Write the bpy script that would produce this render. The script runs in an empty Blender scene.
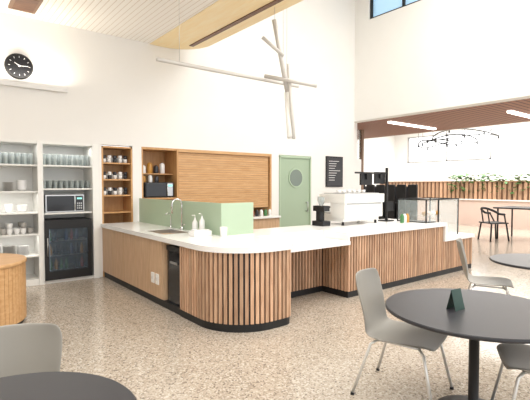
import bpy, math, random, bmesh
from mathutils import Vector, Matrix
random.seed(4)
S=bpy.context.scene
S.view_settings.view_transform='Standard'
# ---------------------------------------------------------------- materials
def new_mat(name):
    m=bpy.data.materials.new(name); m.use_nodes=True
    return m,m.node_tree,m.node_tree.nodes['Principled BSDF']
def simple(name,c,r=.5,metal=0,emit=0,alpha=1,trans=0,spec=.5,noise=0):
    m,nt,b=new_mat(name)
    b.inputs['Base Color'].default_value=(*c,1); b.inputs['Roughness'].default_value=r
    b.inputs['Metallic'].default_value=metal; b.inputs['Alpha'].default_value=alpha
    b.inputs['Transmission Weight'].default_value=trans
    b.inputs['Specular IOR Level'].default_value=spec
    if emit: b.inputs['Emission Color'].default_value=(*c,1); b.inputs['Emission Strength'].default_value=emit
    if noise:
        tc=nt.nodes.new('ShaderNodeTexCoord'); n=nt.nodes.new('ShaderNodeTexNoise'); n.inputs['Scale'].default_value=3
        n.inputs['Detail'].default_value=6
        cr=nt.nodes.new('ShaderNodeValToRGB')
        cr.color_ramp.elements[0].color=(*[x*(1-noise) for x in c],1); cr.color_ramp.elements[1].color=(*[min(1,x*(1+noise)) for x in c],1)
        nt.links.new(tc.outputs['Object'],n.inputs['Vector']); nt.links.new(n.outputs['Fac'],cr.inputs[0]); nt.links.new(cr.outputs[0],b.inputs['Base Color'])
    return m
def wood(name,c1,c2,scale=(1,1,1),r=.45,island=0):
    m,nt,b=new_mat(name)
    tc=nt.nodes.new('ShaderNodeTexCoord'); mp=nt.nodes.new('ShaderNodeMapping'); mp.inputs['Scale'].default_value=scale
    n=nt.nodes.new('ShaderNodeTexNoise'); n.inputs['Scale'].default_value=6; n.inputs['Detail'].default_value=8; n.inputs['Distortion'].default_value=.6
    cr=nt.nodes.new('ShaderNodeValToRGB'); cr.color_ramp.elements[0].position=.3; cr.color_ramp.elements[1].position=.7
    cr.color_ramp.elements[0].color=(*c1,1); cr.color_ramp.elements[1].color=(*c2,1)
    L=nt.links.new
    L(tc.outputs['Object'],mp.inputs[0]); L(mp.outputs[0],n.inputs['Vector']); L(n.outputs['Fac'],cr.inputs[0])
    if island:
        g=nt.nodes.new('ShaderNodeNewGeometry'); hs=nt.nodes.new('ShaderNodeHueSaturation')
        mr=nt.nodes.new('ShaderNodeMapRange'); mr.inputs['To Min'].default_value=1-island; mr.inputs['To Max'].default_value=1+island
        L(g.outputs['Random Per Island'],mr.inputs['Value']); L(mr.outputs[0],hs.inputs['Value']); L(cr.outputs[0],hs.inputs['Color']); L(hs.outputs[0],b.inputs['Base Color'])
    else: L(cr.outputs[0],b.inputs['Base Color'])
    b.inputs['Roughness'].default_value=r
    return m
def terrazzo():
    m,nt,b=new_mat('terrazzo'); L=nt.links.new
    tc=nt.nodes.new('ShaderNodeTexCoord')
    v=nt.nodes.new('ShaderNodeTexVoronoi'); v.inputs['Scale'].default_value=76
    cr=nt.nodes.new('ShaderNodeValToRGB'); cr.color_ramp.interpolation='CONSTANT'
    e=cr.color_ramp.elements; e[0].color=(.355,.30,.24,1); e[1].position=.22; e[1].color=(.45,.385,.31,1)
    for p,c in ((.45,(.51,.445,.365,1)),(.66,(.24,.19,.15,1)),(.76,(.63,.575,.50,1)),(.88,(.11,.085,.07,1)),(.94,(.45,.385,.305,1))):
        x=e.new(p); x.color=c
    sep=nt.nodes.new('ShaderNodeSeparateColor')
    L(tc.outputs['Object'],v.inputs['Vector']); L(v.outputs['Color'],sep.inputs[0]); L(sep.outputs[0],cr.inputs[0])
    n=nt.nodes.new('ShaderNodeTexNoise'); n.inputs['Scale'].default_value=1.2; n.inputs['Detail'].default_value=5; L(tc.outputs['Object'],n.inputs['Vector'])
    mx=nt.nodes.new('ShaderNodeMix'); mx.data_type='RGBA'; mx.inputs['B'].default_value=(.44,.375,.30,1)
    mr=nt.nodes.new('ShaderNodeMapRange'); mr.inputs['To Min'].default_value=.1; mr.inputs['To Max'].default_value=.45
    L(n.outputs['Fac'],mr.inputs['Value']); L(mr.outputs[0],mx.inputs['Factor']); L(cr.outputs[0],mx.inputs['A']); L(mx.outputs['Result'],b.inputs['Base Color'])
    b.inputs['Roughness'].default_value=.17
    return m
def striped(name,c1,c2,freq,axis='X',duty=.12,r=.6):
    m,nt,b=new_mat(name); L=nt.links.new
    tc=nt.nodes.new('ShaderNodeTexCoord'); sp=nt.nodes.new('ShaderNodeSeparateXYZ'); L(tc.outputs['Object'],sp.inputs[0])
    mu=nt.nodes.new('ShaderNodeMath'); mu.operation='MULTIPLY'; mu.inputs[1].default_value=freq; L(sp.outputs[axis],mu.inputs[0])
    fr=nt.nodes.new('ShaderNodeMath'); fr.operation='FRACT'; L(mu.outputs[0],fr.inputs[0])
    lt=nt.nodes.new('ShaderNodeMath'); lt.operation='LESS_THAN'; lt.inputs[1].default_value=duty; L(fr.outputs[0],lt.inputs[0])
    mx=nt.nodes.new('ShaderNodeMix'); mx.data_type='RGBA'; mx.inputs['A'].default_value=(*c1,1); mx.inputs['B'].default_value=(*c2,1)
    L(lt.outputs[0],mx.inputs['Factor']); L(mx.outputs['Result'],b.inputs['Base Color']); b.inputs['Roughness'].default_value=r
    return m
WHITE=simple('wall_paint',(.84,.82,.785),.7,noise=.015)
WHITESH=simple('wall_paint_shaded',(.82,.805,.77),.7,noise=.015)  # wall paint slightly darkened, the bulkhead's shade put into the colour
WHITE2=simple('white_laminate',(.86,.85,.81),.4,noise=.01)
STONE=simple('white_stone',(.87,.86,.84),.22,noise=.02)
FLOOR=terrazzo()
SLAT=wood('timber_slats',(.44,.245,.145),(.63,.41,.265),(4,4,.6),island=.24)
VENEER=wood('oak_veneer',(.50,.32,.19),(.63,.43,.27),(5,5,.5))
OAK=wood('oak_golden',(.56,.31,.13),(.68,.42,.21),(.5,5,5),island=.05)
OAKV=wood('oak_niche',(.50,.26,.10),(.62,.36,.16),(4,4,.5))
DARKWOOD=wood('dark_wood',(.12,.05,.025),(.2,.09,.045),(1,4,4))
BLACK=simple('black_powdercoat',(.008,.008,.009),.5)
BLACKG=simple('black_gloss',(.008,.008,.010),.12)
CHAR=simple('charcoal_laminate',(.026,.026,.031),.35,noise=.08)
CHAIRM=simple('taupe_plastic',(.27,.255,.225),.42,noise=.02)
LEG=simple('pale_leg_steel',(.75,.74,.72),.3,metal=.5)
CHROME=simple('chrome',(.7,.7,.7),.12,metal=1)
STEEL=simple('brushed_steel',(.5,.5,.5),.3,metal=1)
GREEN=simple('sage_green',(.36,.46,.33),.5,noise=.02)
GREENP=simple('sage_panel',(.42,.53,.38),.3,noise=.04)
GOLDGLOW=wood('soffit_painted_glow',(.93,.72,.38),(.96,.81,.52),(3,.4,3))  # warm light on the soffit painted into its base colour
CEILST=striped('slatted_ceiling',(.92,.89,.84),(.70,.63,.55),12,'X',.15)
CEILW=striped('timber_ceiling',(.34,.155,.10),(.12,.05,.03),7,'Y',.3)
LAMP=simple('lamp_diffuser',(1,.97,.92),.4,emit=3.0)
TUBE=simple('pendant_tube',(.60,.57,.53),.4)
RAIL=simple('light_rail_white',(.78,.77,.75),.4)
PLAMP=simple('pendant_lit_tube',(.80,.78,.73),.4,emit=.15)
GLASS=simple('clear_glass',(.75,.85,.85),.05,alpha=.18)
GLASSW=simple('glassware',(.42,.47,.46),.05,alpha=.5)
WINDOW=simple('window_glow',(.40,.62,.82),.2,emit=.5)
WINDOWB=simple('bright_glazing',(.95,.98,1),.2,emit=1.8)
PORC=simple('porcelain',(.82,.81,.79),.2)
STONEWARE=simple('grey_stoneware',(.38,.36,.33),.35)
DGREEN=simple('dark_green_card',(.012,.05,.035),.4)
LEAF=simple('leaf_green',(.07,.18,.045),.5,noise=.4)
PINK=simple('blush_panel',(.72,.55,.47),.6,noise=.04)
BROWN=simple('brown_vent',(.22,.13,.08),.5)
SCREEN=simple('screen_face',(.03,.05,.07),.15,emit=.2)
RED=simple('bottle_red',(.35,.04,.03),.2); AMB=simple('bottle_amber',(.5,.25,.05),.2); BLU=simple('bottle_blue',(.04,.08,.22),.2); LIME=simple('bottle_green',(.06,.2,.07),.2)
# ---------------------------------------------------------------- mesh builder
class MB:
    def __init__(s): s.v=[];s.f=[];s.m=[];s.mats=[];s.M=Matrix.Identity(4);s.sm=[]
    def mi(s,mat):
        if mat not in s.mats: s.mats.append(mat)
        return s.mats.index(mat)
    def add(s,vs,fs,mat,smooth=False):
        o=len(s.v); s.v+= [tuple(s.M@Vector(p)) for p in vs]; k=s.mi(mat)
        for f in fs: s.f.append([i+o for i in f]); s.m.append(k); s.sm.append(smooth)
    def box(s,x0,x1,y0,y1,z0,z1,mat):
        s.add([(x0,y0,z0),(x1,y0,z0),(x1,y1,z0),(x0,y1,z0),(x0,y0,z1),(x1,y0,z1),(x1,y1,z1),(x0,y1,z1)],
              [(0,3,2,1),(4,5,6,7),(0,1,5,4),(1,2,6,5),(2,3,7,6),(3,0,4,7)],mat)
    def obox(s,c,u,hu,hv,z0,z1,mat):
        u=Vector((u[0],u[1])).normalized(); w=Vector((-u.y,u.x)); p=[]
        for a,b in((-1,-1),(1,-1),(1,1),(-1,1)):
            q=Vector(c[:2])+u*hu*a+w*hv*b; p.append((q.x,q.y))
        s.prism(p,z0,z1,mat)
    def prism(s,poly,z0,z1,mat):
        n=len(poly); a=sum(poly[i][0]*poly[(i+1)%n][1]-poly[(i+1)%n][0]*poly[i][1] for i in range(n))
        if a<0: poly=poly[::-1]
        vs=[(x,y,z0) for x,y in poly]+[(x,y,z1) for x,y in poly]
        fs=[tuple(range(n-1,-1,-1)),tuple(range(n,2*n))]+[(i,(i+1)%n,n+(i+1)%n,n+i) for i in range(n)]
        s.add(vs,fs,mat)
    def lathe(s,c,prof,mat,n=20,axis='Z',smooth=True):
        vs=[];fs=[]
        for r,z in prof:
            for i in range(n):
                a=2*math.pi*i/n; x,y=r*math.cos(a),r*math.sin(a)
                p=(x,y,z) if axis=='Z' else ((x,z,y) if axis=='Y' else (z,x,y))
                vs.append((c[0]+p[0],c[1]+p[1],c[2]+p[2]))
        k=len(prof)
        for j in range(k-1):
            for i in range(n):
                fs.append((j*n+i,j*n+(i+1)%n,(j+1)*n+(i+1)%n,(j+1)*n+i))
        s.add(vs,fs,mat,smooth)
        o=[vs[i] for i in range(n)]; s.add(o,[tuple(range(n-1,-1,-1))],mat)
        o=[vs[(k-1)*n+i] for i in range(n)]; s.add(o,[tuple(range(n))],mat)
    def tube(s,pts,r,mat,n=8,closed=False):
        pts=[Vector(p) for p in pts]; vs=[];fs=[];k=len(pts); up=None
        for j,p in enumerate(pts):
            if closed: t=(pts[(j+1)%k]-pts[j-1])
            else: t=(pts[min(j+1,k-1)]-pts[max(j-1,0)])
            t.normalize()
            if up is None: up=Vector((0,0,1)) if abs(t.z)<.9 else Vector((1,0,0))
            a=t.cross(up)
            if a.length<1e-3: a=t.orthogonal()
            a.normalize(); b=a.cross(t).normalized(); up=b
            for i in range(n):
                w=2*math.pi*i/n; q=p+a*math.cos(w)*r+b*math.sin(w)*r; vs.append(tuple(q))
        for j in range(k if closed else k-1):
            for i in range(n):
                j2=(j+1)%k; fs.append((j*n+i,j*n+(i+1)%n,j2*n+(i+1)%n,j2*n+i))
        if not closed: fs+= [tuple(range(n-1,-1,-1)),tuple((k-1)*n+i for i in range(n))]
        s.add(vs,fs,mat,True)
    def obj(s,name,parent=None,bevel=0,loc=None):
        me=bpy.data.meshes.new(name); me.from_pydata(s.v,[],s.f); me.update()
        for m in s.mats: me.materials.append(m)
        me.polygons.foreach_set('material_index',s.m); me.polygons.foreach_set('use_smooth',s.sm)
        bm=bmesh.new(); bm.from_mesh(me); bmesh.ops.recalc_face_normals(bm,faces=bm.faces); bm.to_mesh(me); bm.free()
        o=bpy.data.objects.new(name,me); S.collection.objects.link(o)
        if parent: o.parent=parent
        if loc: o.location=loc
        if bevel:
            b=o.modifiers.new('bevel','BEVEL'); b.width=bevel; b.segments=2; b.limit_method='ANGLE'
        return o
def empty(name,loc=(0,0,0),rz=0):
    e=bpy.data.objects.new(name,None); S.collection.objects.link(e); e.location=loc; e.rotation_euler[2]=rz; return e
def arc(cx,cy,r,a0,a1,n=14):
    return [(cx+r*math.cos(math.radians(a0+(a1-a0)*i/n)),cy+r*math.sin(math.radians(a0+(a1-a0)*i/n))) for i in range(n+1)]
def B(name,boxes,bevel=0,parent=None):
    b=MB()
    for x in boxes: b.box(*x)
    return b.obj(name,parent,bevel)
# ---------------------------------------------------------------- room shell
YW=7.6; XB=9.05; HC=6.8
B('floor',[(-4,22,-5,15,-.1,0,FLOOR)])
for bx in [(-4,XB,YW,YW+.15,2.3,HC,WHITE),(-4,-.3,YW,YW+.15,0,2.3,WHITE),(2.27,2.40,YW,YW+.15,0,2.3,WHITE),
  (2.95,3.12,YW,YW+.15,0,2.3,WHITE),(6.18,6.41,YW,YW+.15,0,2.3,WHITE),(7.45,XB+.3,YW,YW+.15,0,2.3,WHITE)]: B('wall_back',[bx])
B('wall_left',[(-4.15,-4,-5,YW+.15,0,HC,WHITE)])
B('wall_right',[(XB,XB+.3,-5,YW+.15,3.3,5.85,WHITESH),(XB,XB+.3,7.15,YW+.15,5.85,HC,WHITESH),(XB,XB+.3,-5,3.2,5.85,HC,WHITESH),(XB,XB+.3,3.2,7.15,6.62,HC,WHITESH)])
w=MB(); w.box(XB+.12,XB+.14,3.2,7.15,5.85,6.62,WINDOW)
for y in (3.2,4.2,5.2,6.15,7.1): w.box(XB+.05,XB+.16,y,y+.05,5.85,6.62,BLACK)
w.box(XB+.05,XB+.16,3.2,7.15,5.85,5.9,BLACK); w.box(XB+.05,XB+.16,3.2,7.15,6.57,6.62,BLACK)
w.obj('window_1')
B('ceiling',[(4.15,XB+.3,-5,YW+.15,HC,HC+.1,WHITE)])
c=MB()
c.prism([(-4,-5),(3.3,-5),(3.3,YW),(-4,YW)],4.2,4.5,CEILST)
c.prism([(3.3,-5),(4.22,-5)]+arc(3.57,6.95,.65,0,90,12)+[(3.3,YW)],4.19,4.5,GOLDGLOW)
c.box(-4,4.1,-5,YW,4.5,4.6,WHITE)
c.box(4.12,4.22,-5,6.95,4.5,HC,WHITE)
c.obj('ceiling_canopy')
B('trim_slot',[(3.90,3.98,-4,7.2,4.175,4.19,DARKWOOD)])
B('ceiling_vent',[(1.0,1.35,6.7,7.3,4.17,4.2,BROWN),(1.04,1.31,6.74,7.26,4.165,4.17,DARKWOOD)])
# neighbouring room
B('ceiling_timber',[(XB+.3,12.7,-5,14,3.3,3.45,CEILW)])
B('ceiling_far',[(12.7,20.2,-5,14,4.6,4.7,WHITE)])
B('trim_1',[(12.7,12.8,-5,14,3.3,4.6,WHITE)])
B('wall_far',[(20,20.2,-5,14.2,0,2.75,WHITE),(20,20.2,-5,8.9,2.75,4.6,WHITE),(20,20.2,13.2,14.2,2.75,4.6,WHITE),(20,20.2,8.9,13.2,4.1,4.6,WHITE)])
B('window_2',[(20.1,20.12,8.9,13.2,2.75,4.1,WINDOWB),(20.0,20.1,11,11.06,2.75,4.1,STEEL),(20.0,20.1,8.9,13.2,2.75,2.82,STEEL),(20.0,20.1,8.9,8.98,2.75,4.1,STEEL),(20.0,20.1,13.1,13.2,2.75,4.1,STEEL),(20.0,20.1,8.9,13.2,4.04,4.1,STEEL)])
B('wall_side',[(XB+.3,20.2,14,14.2,0,4.6,WHITE)])
B('wall_return',[(XB+.15,XB+.3,YW+.15,14,0,3.3,WHITE)])
B('baseboard_back',[(7.46,XB,YW-.015,YW,0,.1,BLACK)])
B('ceiling_light',[(9.75,12.0,6.95,7.05,3.25,3.3,LAMP)]); B('ceiling_light',[(10.5,12.3,4.25,4.35,3.25,3.3,LAMP)])
# ---------------------------------------------------------------- shelving built into back wall
DB=8.12
cab=empty('storage_shelving')
B('carcass',[(-.3,2.27,DB,DB+.02,0,2.3,WHITE2),(-.3,-.27,YW,DB,0,2.3,WHITE2),(1.42,1.46,YW,DB,0,2.3,WHITE2),(2.24,2.27,YW,DB,0,2.3,WHITE2),
  (-.27,2.24,YW,DB,2.26,2.3,WHITE2),(-.27,1.42,YW,DB,0,.1,WHITE2),(1.46,2.24,YW,DB,0,.05,WHITE2),
  (.55,.58,YW,DB,.1,2.26,WHITE2)]+[(-.27,1.42,YW+.03,DB,z,z+.025,WHITE2) for z in(.45,.8,1.14,1.48,1.9)]+
  [(1.46,2.24,YW+.03,DB,z,z+.025,WHITE2) for z in(1.12,1.52,1.9)]+[(2.24,2.33,YW-.03,YW,0,2.3,WHITE2),(1.40,1.48,YW-.02,YW,0,2.3,WHITE2)],.002,cab)
nich=empty('timber_shelf_unit')
B('unit',[(2.40,2.95,DB-.1,DB-.08,0,2.28,OAKV),(2.40,2.43,YW,DB-.1,0,2.28,OAKV),(2.92,2.95,YW,DB-.1,0,2.28,OAKV),(2.40,2.95,YW,DB-.1,2.25,2.28,OAKV)]+
  [(2.43,2.92,YW+.02,DB-.1,z,z+.025,OAKV) for z in(.3,.7,1.1,1.4,1.68,1.97)],.002,nich)
hut=empty('servery_joinery')
B('surround',[(3.12,6.18,DB,DB+.02,.88,2.3,OAKV),(3.12,3.15,YW,DB,.88,2.3,OAKV),(3.82,3.86,YW-.02,DB,.88,2.3,OAKV),(6.14,6.18,YW-.02,DB,.88,2.3,OAK),
   (3.12,3.86,YW-.01,DB,2.26,2.3,OAKV),(3.86,6.14,YW-.02,DB,2.24,2.3,OAK),(3.15,3.82,YW,DB,1.33,1.36,OAKV),(3.15,3.82,YW+.15,DB,1.80,1.82,OAKV),(3.12,6.18,YW-.35,DB,.88,.92,STONE)],.002,hut)
sh=[(3.88,6.12,YW+.03,YW+.05,1.1+i*.0475,1.1+i*.0475+.044,OAK) for i in range(24)]
B('roller_shutter',sh+[(3.88,6.12,YW+.05,YW+.06,1.1,2.24,DARKWOOD)],.004,hut)
B('under_bench',[(3.12,6.18,YW-.3,YW,0,.88,VENEER)],.002,hut)
# crockery
cr=MB()
def cup(b,x,y,z,r=.04,h=.08,m=PORC): b.lathe((x,y,z),[(r*.6,0),(r*.9,h*.3),(r,h),(r*.9,h),(r*.75,h*.3)],m,10)
def bowls(b,x,y,z,n,r=.075,m=PORC):
    for i in range(n): b.lathe((x,y,z+i*.018),[(r*.45,0),(r*.8,.02),(r,.045),(r*.94,.045)],m,12)
def plates(b,x,y,z,n,r=.12,m=PORC):
    for i in range(n): b.lathe((x,y,z+i*.014),[(r*.5,0),(r,.009),(r,.012),(r*.6,.006)],m,14)
for z,kind in((.475,'pl'),(.825,'cup'),(1.165,'bowl'),(1.505,'mix')):
    x=-.12
    while x<1.36:
        if abs(x-.565)>.11:
            mm=random.choice((PORC,PORC,STONEWARE))
            if kind=='pl': plates(cr,x,YW+.2,z,random.randint(8,17),.09,mm)
            elif kind=='bowl': bowls(cr,x,YW+.2,z,random.randint(3,9),random.choice((.06,.08)),mm)
            elif kind=='mix':
                if random.random()<.5: bowls(cr,x,YW+.2,z,random.randint(3,9),.078,mm)
                else: plates(cr,x,YW+.2,z,random.randint(6,15),.08,mm)
            else:
                for y in (YW+.14,YW+.34):
                    cup(cr,x,y,z,.045,.09); cup(cr,x+.1,y,z,.045,.09,mm)
                    if random.random()<.7: cup(cr,x,y,z+.085,.045,.09,mm)
        x+=.19
cr.obj('crockery')
k=MB(); k.box(.72,1.1,YW+.08,YW+.34,.1,.32,STEEL); k.box(.74,1.0,YW+.07,YW+.08,.13,.3,BLACKG); k.tube([(.76,YW+.05,.28),(.98,YW+.05,.28)],.008,CHROME)
k.obj('toaster_oven',None,.006)
gl=MB()
for x0,x1,z in((.65,1.38,1.925),(-.2,.5,1.925),(1.52,2.2,1.925),(1.52,2.2,1.545)):
    x=x0
    while x<x1:
        hh=.18 if z>1.9 else .13
        for y in(YW+.12,YW+.24,YW+.36): gl.lathe((x,y,z),[(.026,0),(.028,.01),(.035,hh),(.032,hh),(.025,.012)],GLASSW,9)
        x+=.085
gl.obj('drinking_glasses')
cp=MB()
for z in(1.425,1.705,1.995):
    for i in range(5):
        x=2.48+i*.095
        cup(cp,x,YW+.12,z,.036,.07,PORC if (i+int(z*10))%3 else CHAR); cup(cp,x,YW+.12,z+.06,.036,.07,PORC if i%2 else CHAR)
        cup(cp,x,YW+.25,z,.036,.1,PORC)
cp.obj('coffee_cups')
LCD=simple('lcd',(.3,.8,.7),.3,emit=.5)
mw=MB(); mw.box(1.52,2.12,YW+.06,YW+.42,1.15,1.44,STEEL); mw.box(1.54,1.96,YW+.045,YW+.06,1.17,1.42,BLACKG); mw.box(1.98,2.10,YW+.045,YW+.06,1.17,1.42,CHAR)
mw.tube([(1.965,YW+.02,1.19),(1.965,YW+.02,1.40)],.008,CHROME); mw.box(2.0,2.08,YW+.04,YW+.045,1.36,1.39,LCD)
for i in range(3):
    for j in range(3): mw.box(2.0+i*.03,2.02+i*.03,YW+.04,YW+.045,1.2+j*.04,1.225+j*.04,STEEL)
mw.obj('microwave_oven',None,.004)
# bar fridge
FLED=simple('fridge_led',(.7,.85,1),.3,emit=2.5)
fr=MB()
fr.box(1.48,1.51,YW-.02,DB-.05,.06,1.03,BLACK); fr.box(2.18,2.21,YW-.02,DB-.05,.06,1.03,BLACK); fr.box(1.51,2.18,DB-.09,DB-.05,.06,1.03,BLACK)
fr.box(1.51,2.18,YW-.02,DB-.09,.06,.16,BLACK); fr.box(1.51,2.18,YW-.02,DB-.09,.96,1.03,BLACK)
fr.box(1.48,1.55,YW-.05,YW-.02,.06,1.03,BLACK); fr.box(2.14,2.21,YW-.05,YW-.02,.06,1.03,BLACK); fr.box(1.55,2.14,YW-.05,YW-.02,.89,1.03,BLACK); fr.box(1.55,2.14,YW-.05,YW-.02,.06,.2,BLACK)
fr.box(1.55,2.14,YW-.04,YW-.035,.2,.9,simple('tinted_glass',(.10,.13,.16),.05,alpha=.38))
fr.box(1.555,1.562,YW,YW+.02,.2,.90,FLED)
for z in(.2,.44,.68):
    fr.box(1.53,2.16,YW+.05,DB-.1,z-.008,z,STEEL)
    for i in range(7):
        if random.random()<.25: continue
        m=random.choice([RED,AMB,BLU,LIME,CHAR,CHAR,CHAR,BLU])
        fr.lathe((1.60+i*.082,YW+.14,z),[(.027,0),(.027,.11),(.012,.15),(.012,.18)],m,9)
fr.tube([(1.52,YW-.07,.45),(1.52,YW-.07,.75)],.008,STEEL)
fr.obj('bar_fridge')
k=MB(); k.box(3.2,3.78,YW+.05,YW+.4,1.37,1.65,BLACK); k.box(3.22,3.62,YW+.035,YW+.05,1.39,1.63,BLACKG); k.box(3.65,3.76,YW+.035,YW+.05,1.39,1.63,STEEL); k.box(3.66,3.75,YW+.03,YW+.035,1.57,1.61,LCD)
k.tube([(3.635,YW+.01,1.41),(3.635,YW+.01,1.61)],.008,CHROME)
for x in (3.25,3.73): k.lathe((x,YW+.12,1.36),[(.02,0),(.02,.012)],BLACK,8)
k.obj('microwave_oven',None,.006)
k=MB()
for i in range(3): k.lathe((3.24+i*.13,YW+.2,1.65),[(.035,0),(.04,.02),(.04,.09+.02*(i%2)),(.025,.12+.02*(i%2))],[AMB,PORC,CHAR][i],12)
for i in range(4): k.lathe((3.25+i*.13,YW+.25,1.82),[(.04,0),(.05,.02),(.05,.13+.05*(i%2)),(.02,.16+.05*(i%2))],[PORC,AMB,CHAR,PORC][i],12)
k.obj('pantry_jars')
k=MB()
for i in range(7): k.lathe((5.3+i*.12,YW-.15,.92),[(.035,0),(.04,.1),(.02,.14)],[AMB,PORC,RED,CHAR,PORC,LIME,PORC][i],10)
k.obj('syrup_bottles')
# door
d=MB(); dx0,dx1=6.46,7.40
cx,cz,rr=6.95,1.77,.20
d.box(dx0,dx1,YW+.02,YW+.06,0,2.24,GREEN)
d.lathe((cx,YW+.0,cz),[(rr+.03,0),(rr+.03,.02),(rr,.02)],GREENP,32,'Y'); d.lathe((cx,YW-.004,cz),[(rr,0),(rr,.01)],simple('dim_glass',(.16,.20,.16),.1),32,'Y')
d.box(dx0-.04,dx0,YW-.01,YW+.06,0,2.26,GREENP); d.box(dx1,dx1+.04,YW-.01,YW+.06,0,2.26,GREENP); d.box(dx0-.04,dx1+.04,YW-.01,YW+.06,2.24,2.295,GREENP)
d.tube([(7.3,YW-.04,.95),(7.3,YW-.04,1.2)],.012,STEEL); d.box(7.28,7.32,YW-.04,YW+.02,.96,.98,STEEL); d.box(7.28,7.32,YW-.04,YW+.02,1.17,1.19,STEEL)
d.obj('door_1')
p=MB(); p.box(7.95,8.57,YW-.03,YW,1.55,2.33,BLACK); p.box(7.98,8.54,YW-.034,YW-.03,1.58,2.30,CHAR)
for i in range(9): p.box(8.04,8.04+random.uniform(.2,.42),YW-.037,YW-.034,2.2-i*.06,2.212-i*.06,LEG)
p.obj('menu_board')
# clock
k=MB(); C=(1.17,YW,3.42)
k.lathe((C[0],C[1]-.05,C[2]),[(.16,.0),(.185,0),(.195,.02),(.195,.05)],BLACK,40,'Y'); k.lathe((C[0],C[1]-.052,C[2]),[(.165,0),(.165,.004)],BLACKG,40,'Y')
for i in range(12):
    a=math.radians(i*30); r0,r1=(.125,.15)
    k.tube([(C[0]+r0*math.sin(a),C[1]-.056,C[2]+r0*math.cos(a)),(C[0]+r1*math.sin(a),C[1]-.056,C[2]+r1*math.cos(a))],.004,LEG,6)
for a,l in((-55,.08),(85,.12)):
    a=math.radians(a); k.tube([(C[0],C[1]-.06,C[2]),(C[0]+l*math.sin(a),C[1]-.06,C[2]+l*math.cos(a))],.005,PORC,6)
k.lathe((C[0],C[1]-.066,C[2]),[(.014,0),(.014,.01)],PORC,12,'Y')
k.obj('wall_clock')
B('linear_wall_light',[(-.6,1.85,YW-.09,YW-.04,3.10,3.16,RAIL),(0,.04,YW-.05,YW,3.12,3.15,WHITE2),(1.5,1.54,YW-.05,YW,3.12,3.15,WHITE2)],.004)
# ---------------------------------------------------------------- service counter
ct=empty('service_counter')
def slats(b,path,z0,z1,pitch=.058,wd=.037,th=.024):
    segs=[];L=0
    for a,c2 in zip(path,path[1:]):
        l=math.dist(a,c2); segs.append((L,l,a,c2)); L+=l
    n=int(L/pitch); p=L/n
    for i in range(n):
        s=(i+.5)*p
        for (o,l,a,c2) in segs:
            if o<=s<=o+l+1e-9:
                t=(s-o)/l; u=((c2[0]-a[0])/l,(c2[1]-a[1])/l); x=a[0]+(c2[0]-a[0])*t; y=a[1]+(c2[1]-a[1])*t
                b.obox((x-u[1]*th/2,y+u[0]*th/2),u,wd/2,th/2,z0,z1,SLAT); break
ZP=.09; ZT=.87; ZC=.93
CX,CY,R=3.0,4.25,.6; FX=3.34; YF=CY-R; RX=.15; SY0=4.72; SY1=5.2
body=MB()
front=[(2.4,SY0)]+arc(CX,CY,R,180,270,20)+arc(FX-RX,YF+RX,RX,270,360,8)
slats(body,front,ZP,ZT)
slats(body,[(FX,YF+RX),(FX,4.5)],ZP,.78); slats(body,[(FX,4.5),(4.65,4.5)],ZP,.78)
slats(body,[(4.65,4.5),(4.65,4.02)],ZP,ZT); slats(body,[(4.65,4.0),(7.2,4.0)],ZP,ZT); slats(body,[(7.2,4.0),(8.25,4.0)],ZP,.60); slats(body,[(8.25,4.0),(8.25,5.1)],ZP,.60)
body.obj('slat_cladding',ct)
bk=MB(); t=.024
def outl(i): return [(2.4+i,4.72)]+arc(CX,CY,R-i,180,270,20)+arc(FX-RX,YF+RX,RX-i,270,360,8)+[(FX-i,4.72)]
bk.prism(outl(t),ZP,ZT,BLACK); bk.box(2.82,FX-t,4.72,5.1,ZP,ZT,BLACK)
bk.box(3.3,4.7,4.5+t,5.15,ZP,.78,BLACK); bk.box(4.65+t,7.2,4.0+t,5.15,ZP,ZT,BLACK); bk.box(7.15,8.25-t,4.0+t,5.1,ZP,.60,BLACK)
bk.prism(outl(.012),0,ZP,BLACK); bk.box(3.2,4.7,4.51,5.15,0,ZP,BLACK); bk.box(4.66,8.24,4.01,5.15,0,ZP,BLACK); bk.box(2.42,3.0,4.7,7.58,0,ZP,BLACK)
bk.obj('carcass',ct)
vn=MB()
vn.box(2.42,3.05,SY1,7.6,ZP,ZT,VENEER)
ys=[SY1,5.6,6.1,6.6,7.1,7.6]
for a,b_ in zip(ys,ys[1:]): vn.box(2.4,2.42,a+.004,b_-.004,ZP+.01,ZT-.01,VENEER)
vn.box(3.3,7.2,5.15,5.17,ZP,ZT,VENEER)
vn.obj('door_fronts',ct,.0015)
so=MB()
for y in(5.48,5.34):
    so.box(2.385,2.4,y-.045,y+.045,.28,.42,WHITE2); so.box(2.38,2.385,y-.02,y+.02,.33,.37,PORC)
so.obj('power_outlets',ct,.003)
tp=MB()
tp.prism([(2.37,5.1)]+arc(CX,CY,R+.03,180,270,24)+arc(FX-RX,YF+RX,RX+.03,270,360,8)+[(FX+.03,5.1)],ZT,ZC,STONE)
tp.box(2.37,2.52,5.1,7.6,ZT,ZC,STONE); tp.box(2.94,3.08,5.1,7.6,ZT,ZC,STONE); tp.box(2.52,2.94,5.1,5.4,ZT,ZC,STONE); tp.box(2.52,2.94,6.05,7.6,ZT,ZC,STONE)
tp.box(FX+.03,4.62,4.5,5.2,ZT,ZC,STONE); tp.box(FX+.03,4.62,4.47,4.5,.78,ZC,STONE)
tp.box(FX+.01,4.62,3.93,4.5,.77,.82,STONE)
tp.box(4.62,7.2,3.97,5.2,ZT,ZC,STONE); tp.box(4.62,4.65,3.97,4.5,.77,ZT,STONE)
tp.box(7.2,7.26,3.97,5.2,.60,ZC,STONE); tp.box(7.26,8.28,3.97,5.2,.60,.66,STONE)
tp.obj('stone_benchtop',ct)
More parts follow.
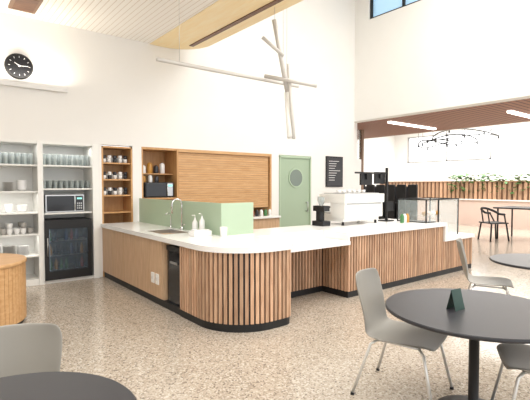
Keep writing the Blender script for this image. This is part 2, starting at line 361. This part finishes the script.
sk=MB(); sk.box(2.52,2.94,5.4,6.05,.72,.73,STEEL); sk.box(2.52,2.53,5.4,6.05,.73,.925,STEEL); sk.box(2.93,2.94,5.4,6.05,.73,.925,STEEL); sk.box(2.52,2.94,5.4,5.41,.73,.925,STEEL); sk.box(2.52,2.94,6.04,6.05,.73,.925,STEEL)
sk.lathe((2.73,5.7,.73),[(.04,0),(.04,.004)],CHROME,16); sk.obj('sink_basin',ct)
tb=MB(); tb.lathe((3.0,5.8,ZC),[(.028,0),(.028,.04),(.018,.05)],CHROME,16)
tb.tube([(3.0,5.8,ZC+.04),(3.0,5.8,1.29)]+[(2.92+.08*math.cos(math.radians(a)),5.8,1.31+.08*math.sin(math.radians(a))) for a in range(0,181,20)]+[(2.84,5.8,1.18)],.014,CHROME,10)
tb.tube([(3.0,5.8,ZC+.07),(3.0,5.7,ZC+.09)],.008,CHROME); tb.obj('mixer_tap')
tb=MB(); tb.lathe((2.99,6.15,ZC),[(.018,0),(.018,.03),(.01,.04)],CHROME,12); tb.tube([(2.99,6.15,ZC),(2.99,6.15,1.12),(2.97,6.15,1.16),(2.93,6.15,1.17),(2.9,6.15,1.14)],.009,CHROME); tb.obj('filtered_water_tap')
sp=MB(); sp.box(3.045,3.065,4.8,7.55,ZC,1.36,GREENP); sp.box(3.045,3.57,4.78,4.80,ZC,1.36,GREENP); sp.obj('splash_screen',None,.002)
bn=MB(); bn.box(2.45,2.8,4.78,5.15,ZP,.76,BLACKG); bn.box(2.44,2.8,4.77,5.16,.76,.82,BLACK); bn.box(2.435,2.44,4.85,5.05,.6,.63,STEEL); bn.obj('waste_bin',None,.008)
k=MB(); k.lathe((2.93,5.28,ZC),[(.035,0),(.04,.02),(.04,.15),(.015,.19),(.012,.22)],PORC,14); k.tube([(2.93,5.28,1.13),(2.93,5.28,1.18),(2.88,5.28,1.18)],.006,PORC); k.obj('soap_dispenser')
k=MB(); k.lathe((2.95,5.12,ZC),[(.033,0),(.038,.02),(.038,.18),(.015,.22),(.012,.25)],PORC,14); k.tube([(2.95,5.12,1.17),(2.95,5.12,1.21),(2.9,5.12,1.21)],.006,CHROME); k.obj('soap_dispenser')
k=MB(); k.prism([(2.70,4.88),(2.96,4.88),(2.96,5.04),(2.70,5.04)],ZC,ZC+.07,PORC); k.box(2.72,2.94,4.9,5.02,ZC+.07,ZC+.085,PORC); k.obj('sponge_caddy',None,.012)
k=MB(); k.lathe((3.0,4.66,ZC),[(.04,0),(.05,.13),(.047,.13),(.038,.01)],PORC,16); k.obj('paper_cup')
# espresso machine: its back panel faces the customers
em=empty('espresso_machine'); k=MB(); z=ZC
k.box(5.38,6.32,4.74,5.2,z+.06,z+.18,WHITE2); k.box(5.35,6.35,4.68,5.0,z+.12,z+.39,WHITE2); k.box(5.33,6.37,4.66,5.24,z+.37,z+.52,WHITE2)
k.box(5.42,6.28,4.98,5.26,z+.16,z+.2,STEEL); k.box(5.40,6.30,4.72,5.2,z+.52,z+.535,STEEL)
k.box(5.40,6.30,4.672,4.68,z+.345,z+.365,STEEL)
for x in(5.42,6.28):
    for y in(4.78,5.16): k.lathe((x,y,z),[(.025,0),(.02,.06)],BLACK,10)
k.obj('machine_body',em,.02)
k=MB()
for x in(5.62,6.05):
    k.lathe((x,5.12,z+.28),[(.045,0),(.045,.09)],CHROME,16); k.tube([(x,5.12,z+.30),(x,5.32,z+.27)],.014,BLACK); k.tube([(x,5.12,z+.28),(x,5.12,z+.24)],.012,CHROME)
for x in(5.42,6.28): k.tube([(x,5.15,z+.40),(x,5.26,z+.33),(x,5.28,z+.22)],.007,CHROME)
for i in range(6): cup(k,5.5+i*.13,4.95,z+.535,.04,.05)
k.obj('group_heads',em)
k=MB(); k.box(5.02,5.2,4.85,5.1,z,z+.08,BLACK); k.box(5.06,5.16,4.95,5.05,z+.08,z+.28,BLACK); k.box(5.04,5.18,4.85,5.1,z+.24,z+.33,BLACK); k.lathe((5.11,4.98,z+.33),[(.03,0),(.06,.08),(.06,.14),(.055,.15)],GLASSW,16); k.obj('coffee_grinder',None,.006)
k=MB(); k.box(6.62,6.84,4.78,4.98,z,z+.02,BLACK); k.box(6.72,6.76,4.86,4.90,z+.02,1.92,BLACK)
k.box(5.85,6.76,4.87,4.90,1.80,1.83,BLACK)
for x0_,x1_,z0_ in((6.02,6.34,1.60),(6.42,6.72,1.62)):
    k.box(x0_,x1_,4.90,4.93,z0_,z0_+.22,BLACK); k.box(x0_+.015,x1_-.015,4.93,4.934,z0_+.015,z0_+.205,SCREEN); k.box((x0_+x1_)/2-.03,(x0_+x1_)/2+.03,4.87,4.9,z0_+.1,1.83,BLACK)
k.box(6.60,6.82,4.78,4.80,1.12,1.30,BLACK); k.box(6.72,6.76,4.80,4.87,1.18,1.21,BLACK)
k.obj('pos_monitor_stand',None,.004)
k=MB()
x0,x1,y0,y1=6.88,8.0,4.15,4.75
k.box(x0,7.19,y0,y1,z,z+.015,BLACK); k.box(x0,x1,y0,y0+.02,z+.40,z+.42,BLACK); k.box(x0,x1,y1-.02,y1,z+.40,z+.42,BLACK)
k.box(x0,x0+.02,y0,y1,z+.40,z+.42,BLACK); k.box(x1-.02,x1,y0,y1,z+.40,z+.42,BLACK)
for y in(y0,y1-.02):
    k.box(x0,x0+.02,y,y+.02,z+.015,z+.42,BLACK); k.box(x1-.02,x1,y,y+.02,.66,z+.42,BLACK); k.box(7.28,7.30,y,y+.02,.66,z+.42,BLACK)
k.box(x0+.02,7.2,y0+.004,y0+.01,z+.015,z+.40,GLASS); k.box(7.28,x1-.02,y0+.004,y0+.01,.66,z+.40,GLASS); k.box(x0+.004,x0+.01,y0+.02,y1-.02,z+.015,z+.40,GLASS)
k.box(x1-.01,x1-.004,y0+.02,y1-.02,.66,z+.40,GLASS); k.box(7.3,x1-.02,y0+.08,y1-.02,z+.08,z+.09,GLASS)
k.obj('glass_display_screen')
k=MB()
for zz,y in ((.66,4.5),(z+.09,4.5)):
    for i in range(4): k.lathe((7.4+i*.15,y,zz),[(.03,0),(.05,.03),(.05,.05),(.02,.08)],[AMB,PINK,PORC][i%3],12)
k.obj('cafe_pastries')
k=MB()
for i in range(3): k.lathe((6.60+i*.08,4.45,z),[(.03,0),(.035,.02),(.035,.12),(.015,.16)],[LIME,PORC,AMB][i],12)
k.obj('sauce_bottles')
# ---------------------------------------------------------------- stick pendant
k=MB()
def stick(a,b_,r,m): k.tube([a,b_],r,m,10)
stick((2.38,5.26,3.22),(4.85,5.26,3.22),.026,TUBE)
stick((4.02,4.88,4.0),(4.42,5.02,2.95),.034,TUBE)
stick((4.38,5.0,3.0),(4.22,4.75,2.30),.045,PLAMP)
stick((4.25,4.7,2.28),(4.42,5.02,3.45),.026,TUBE)
stick((4.1,5.2,3.26),(4.62,4.6,3.08),.030,TUBE)
stick((3.9,5.0,3.75),(4.22,4.9,3.52),.026,TUBE)
for px_,z0_,z1_ in (((4.05,4.9),3.9,4.19),((4.3,5.0),3.2,6.8),((2.7,5.26),3.2,4.2),((4.6,5.26),3.2,6.8)): k.tube([(*px_,z0_),(*px_,z1_)],.003,STEEL)
k.obj('stick_pendant_light')
k=MB()
for cx_,cy_,cz_,r_,ph in((13.95,7.6,3.12,.85,0),(14.2,7.2,3.28,1.0,1.2),(13.7,7.9,3.0,.6,2)):
    pts=[(cx_+r_*math.cos(a),cy_+r_*math.sin(a),cz_+.09*math.sin(2*a+ph)) for a in [i*2*math.pi/48 for i in range(48)]]
    k.tube(pts,.02,BLACK,6,True)
    for i in range(0,48,8):
        p_=pts[i]; k.lathe((p_[0],p_[1],p_[2]-.1),[(.025,0),(.03,.04),(.02,.1)],CHAR,8)
        if i%16==0: k.tube([p_,(p_[0],p_[1],4.6)],.006,BLACK,5)
k.obj('ring_chandelier')
k=MB(); k.box(17,17.3,4.5,12.6,0,1.02,PINK); k.box(16.95,17.35,4.5,12.6,1.0,1.05,WHITE2); k.box(17.06,17.3,4.5,12.6,1.05,1.72,BROWN)
y=4.5
while y<12.6: k.box(17.0,17.06,y,y+.11,1.05,1.72,SLAT); y+=.18
k.box(16.97,17.33,4.5,12.6,1.72,1.76,SLAT)
k.obj('slatted_planter_screen')
k=MB()
for i in range(420):
    y=random.uniform(5.6,9.2); x=random.uniform(16.8,17.3); z0=random.uniform(1.3,2.0) if random.random()<.6 else random.uniform(1.7,2.05)
    a=random.uniform(0,6.28); l=random.uniform(.12,.26); u=Vector((math.cos(a),math.sin(a),random.uniform(-.6,.6)))*l; v=Vector((-math.sin(a),math.cos(a),.3))*l*.3
    P=Vector((x,y,z0)); k.add([P-u*.5,P+v,P+u*.5,P-v],[(0,1,2,3)],LEAF)
k.obj('trailing_plants')
k=MB(); k.box(14.3,14.7,9.3,11.8,.0,.9,BLACK); k.box(14.6,14.75,9.3,11.8,.9,1.55,CHAR)
for i in range(6): k.box(14.1,14.18,8.9+i*.48,9.28+i*.48,.1,1.62,BLACK)
k.obj('banquette_seat',None,.02)
k=MB(); k.box(9.5,9.6,8.6,8.7,0,3.3,BROWN); k.box(10.6,10.7,8.6,8.7,0,3.3,BROWN); k.box(9.5,10.7,8.62,8.68,2.1,2.2,BROWN); k.box(9.6,10.6,8.64,8.66,0,3.3,GLASS); k.obj('glazed_partition')
# ---------------------------------------------------------------- furniture
def chair(loc,ang,sc=(1,1,1),mat=CHAIRM):
    e=empty('dining_chair',(loc[0],loc[1],0),math.radians(ang)); e.scale=sc
    prof=[(.235,.435,.19),(.205,.458,.215),(.1,.462,.232),(-.05,.452,.232),(-.15,.453,.22),(-.205,.478,.205),(-.235,.55,.19),(-.262,.66,.195),(-.29,.78,.205),(-.312,.88,.20),(-.322,.925,.17)]
    N=8; vs=[];fs=[]
    for j,(x,z_,w_) in enumerate(prof):
        bk_=min(1,max(0,(z_-.46)/.12))
        for i in range(N+1):
            t=-1+2*i/N; q=t*t
            vs.append((x+q*.05*bk_,t*w_,z_+q*.018*(1-bk_)))
    for j in range(len(prof)-1):
        for i in range(N): a=j*(N+1)+i; fs.append((a,a+1,a+N+2,a+N+1))
    b=MB(); b.add(vs,fs,mat,True); o=b.obj('shell',e)
    so_=o.modifiers.new('s','SOLIDIFY'); so_.thickness=.013; so_.offset=0
    ss=o.modifiers.new('ss','SUBSURF'); ss.levels=2; ss.render_levels=2
    b=MB()
    for s_ in(-1,1):
        b.tube([(.14,s_*.16,.438),(.175,s_*.19,.41),(.25,s_*.235,.008)],.010,LEG)
        b.tube([(-.13,s_*.15,.438),(-.165,s_*.18,.41),(-.27,s_*.23,.008)],.010,LEG)
        b.tube([(.14,s_*.16,.438),(-.13,s_*.15,.438)],.009,LEG)
        for x,y in((.25,.235),(-.27,.23)): b.lathe((x,s_*y,0),[(.014,0),(.012,.02)],BLACK,8)
    b.tube([(.14,-.16,.438),(.14,.16,.438)],.009,LEG); b.tube([(-.13,-.15,.438),(-.13,.15,.438)],.009,LEG)
    b.obj('legs',e); return e
def table(x,y,r,h=.74):
    e=empty('round_dining_table',(x,y,0))
    b=MB(); b.lathe((0,0,h-.028),[(r-.012,0),(r,.008),(r,.022),(r-.006,.028)],CHAR,72); b.obj('table_top',e)
    b=MB(); b.lathe((0,0,0),[(.25,0),(.25,.008),(.22,.014),(.04,.022),(.034,.03),(.034,h-.04),(.11,h-.034),(.11,h-.028)],BLACK,40); b.obj('pedestal',e)
table(2.98,1.42,.60); chair((2.87,1.90),-74,(1.15,1.15,.98)); chair((3.12,1.03),122,(1.08,1.08,1))
chair((5.12,2.29),-64,(1.08,1.08,1.03)); table(5.48,1.84,.55)
table(.17,1.74,.49); chair((.27,2.40),-114,(1.1,1.1,.89))
k=MB(); k.M=Matrix.Translation((2.87,1.50,.74))@Matrix.Rotation(math.radians(-5),4,'Z')
k.add([(-.055,-.035,0),(.055,-.035,0),(.055,0,.14),(-.055,0,.14)],[(0,1,2,3)],DGREEN); k.add([(-.055,.035,0),(.055,.035,0),(.055,0,.14),(-.055,0,.14)],[(0,3,2,1)],DGREEN)
k.obj('table_tent_card')
DX,DY=.32,5.86
k=MB(); k.lathe((DX,DY,0),[(.58,0),(.58,.06)],BLACK,48)
n=72
for i in range(n):
    a=2*math.pi*i/n; k.obox((DX+.595*math.cos(a),DY+.595*math.sin(a)),(-math.sin(a),math.cos(a)),.024,.012,.05,.70,OAK)
k.lathe((DX,DY,.06),[(.585,0),(.585,.62)],DARKWOOD,48); k.lathe((DX,DY,.69),[(.60,0),(.62,.01),(.62,.04),(.61,.05)],OAK,64)
k.obj('timber_drum_table')
def armchair(x,y,ang):
    e=empty('cafe_armchair',(x,y,0),math.radians(ang)); b=MB()
    b.box(-.24,.24,-.24,.24,.44,.47,BLACK)
    for a,c_ in((.2,.2),(.2,-.2),(-.2,.2),(-.2,-.2)): b.tube([(a,c_,.44),(a*1.25,c_*1.2,0)],.02,BLACK)
    b.tube([(.1,.27,.68)]+[(-.22*math.sin(math.radians(t))-.05,.27*math.cos(math.radians(t)),.70+.14*math.sin(math.radians(t))) for t in range(0,181,20)]+[(.1,-.27,.68)],.03,BLACK)
    for yy in(-.26,.26): b.tube([(.1,yy,.66),(.18,yy*.8,.45)],.018,BLACK)
    for yy in(-.12,.12): b.tube([(-.2,yy,.46),(-.26,yy,.82)],.016,BLACK)
    b.obj('frame',e); e.scale=(1.15,1.15,1.12)
armchair(12.9,5.65,-30); armchair(14.6,4.3,120)
e=empty('square_cafe_table',(13.9,5.25,0)); b=MB(); b.box(-.6,.6,-.6,.6,.9,.94,CHAR)
for a in(-.5,.5):
    for c_ in(-.5,.5): b.tube([(a,c_,.9),(a,c_,0)],.025,BLACK)
b.obj('table_frame',e)
# ---------------------------------------------------------------- lights
def area(name,loc,sx,sy,power,col=(1,.98,.95),rot=(0,0,0)):
    l=bpy.data.lights.new(name,'AREA'); l.shape='RECTANGLE'; l.size=sx; l.size_y=sy; l.energy=power; l.color=col
    o=bpy.data.objects.new(name,l); o.location=loc; o.rotation_euler=rot; S.collection.objects.link(o)
area('ceiling_fill',(6.5,1.5,6.75),3.5,6,450)  # added fill lamp out of view, brightens the hall from above
area('ceiling_fill',(1.0,2.0,4.15),3.5,4,210)  # second added fill, out of view under the canopy
area('far_room_fill',(16.4,6,4.55),6,12,1300,(1,1,.99))  # added fill below the closed ceiling, brightens the far room
area('wall_uplight',(.6,YW-.2,3.2),2.4,.1,24,(1,.93,.8),(math.pi,0,0))
area('cabinet_fill',(.98,YW+.1,2.24),.8,.06,2); area('cabinet_fill',(1.85,YW+.1,2.24),.7,.06,2); area('cabinet_fill',(.98,YW+.1,1.46),.8,.06,2); area('cabinet_fill',(.98,YW+.1,.79),.8,.06,2)  # added fill lamps that lift the shelf bays, no fittings there
w=bpy.data.worlds.new('daylight'); S.world=w; w.use_nodes=True
w.node_tree.nodes['Background'].inputs[0].default_value=(.95,.975,1,1); w.node_tree.nodes['Background'].inputs[1].default_value=2.1
# ---------------------------------------------------------------- camera
cam=bpy.data.cameras.new('camera'); co=bpy.data.objects.new('camera',cam); S.collection.objects.link(co); S.camera=co
cam.sensor_width=36; cam.lens=430/530*36; co.location=(0,0,1.6)
p=math.atan(15/430); yaw=math.radians(51.7)
co.rotation_euler=Vector((math.cos(yaw)*math.cos(p),math.sin(yaw)*math.cos(p),-math.sin(p))).to_track_quat('-Z','Y').to_euler()
cam.clip_end=200
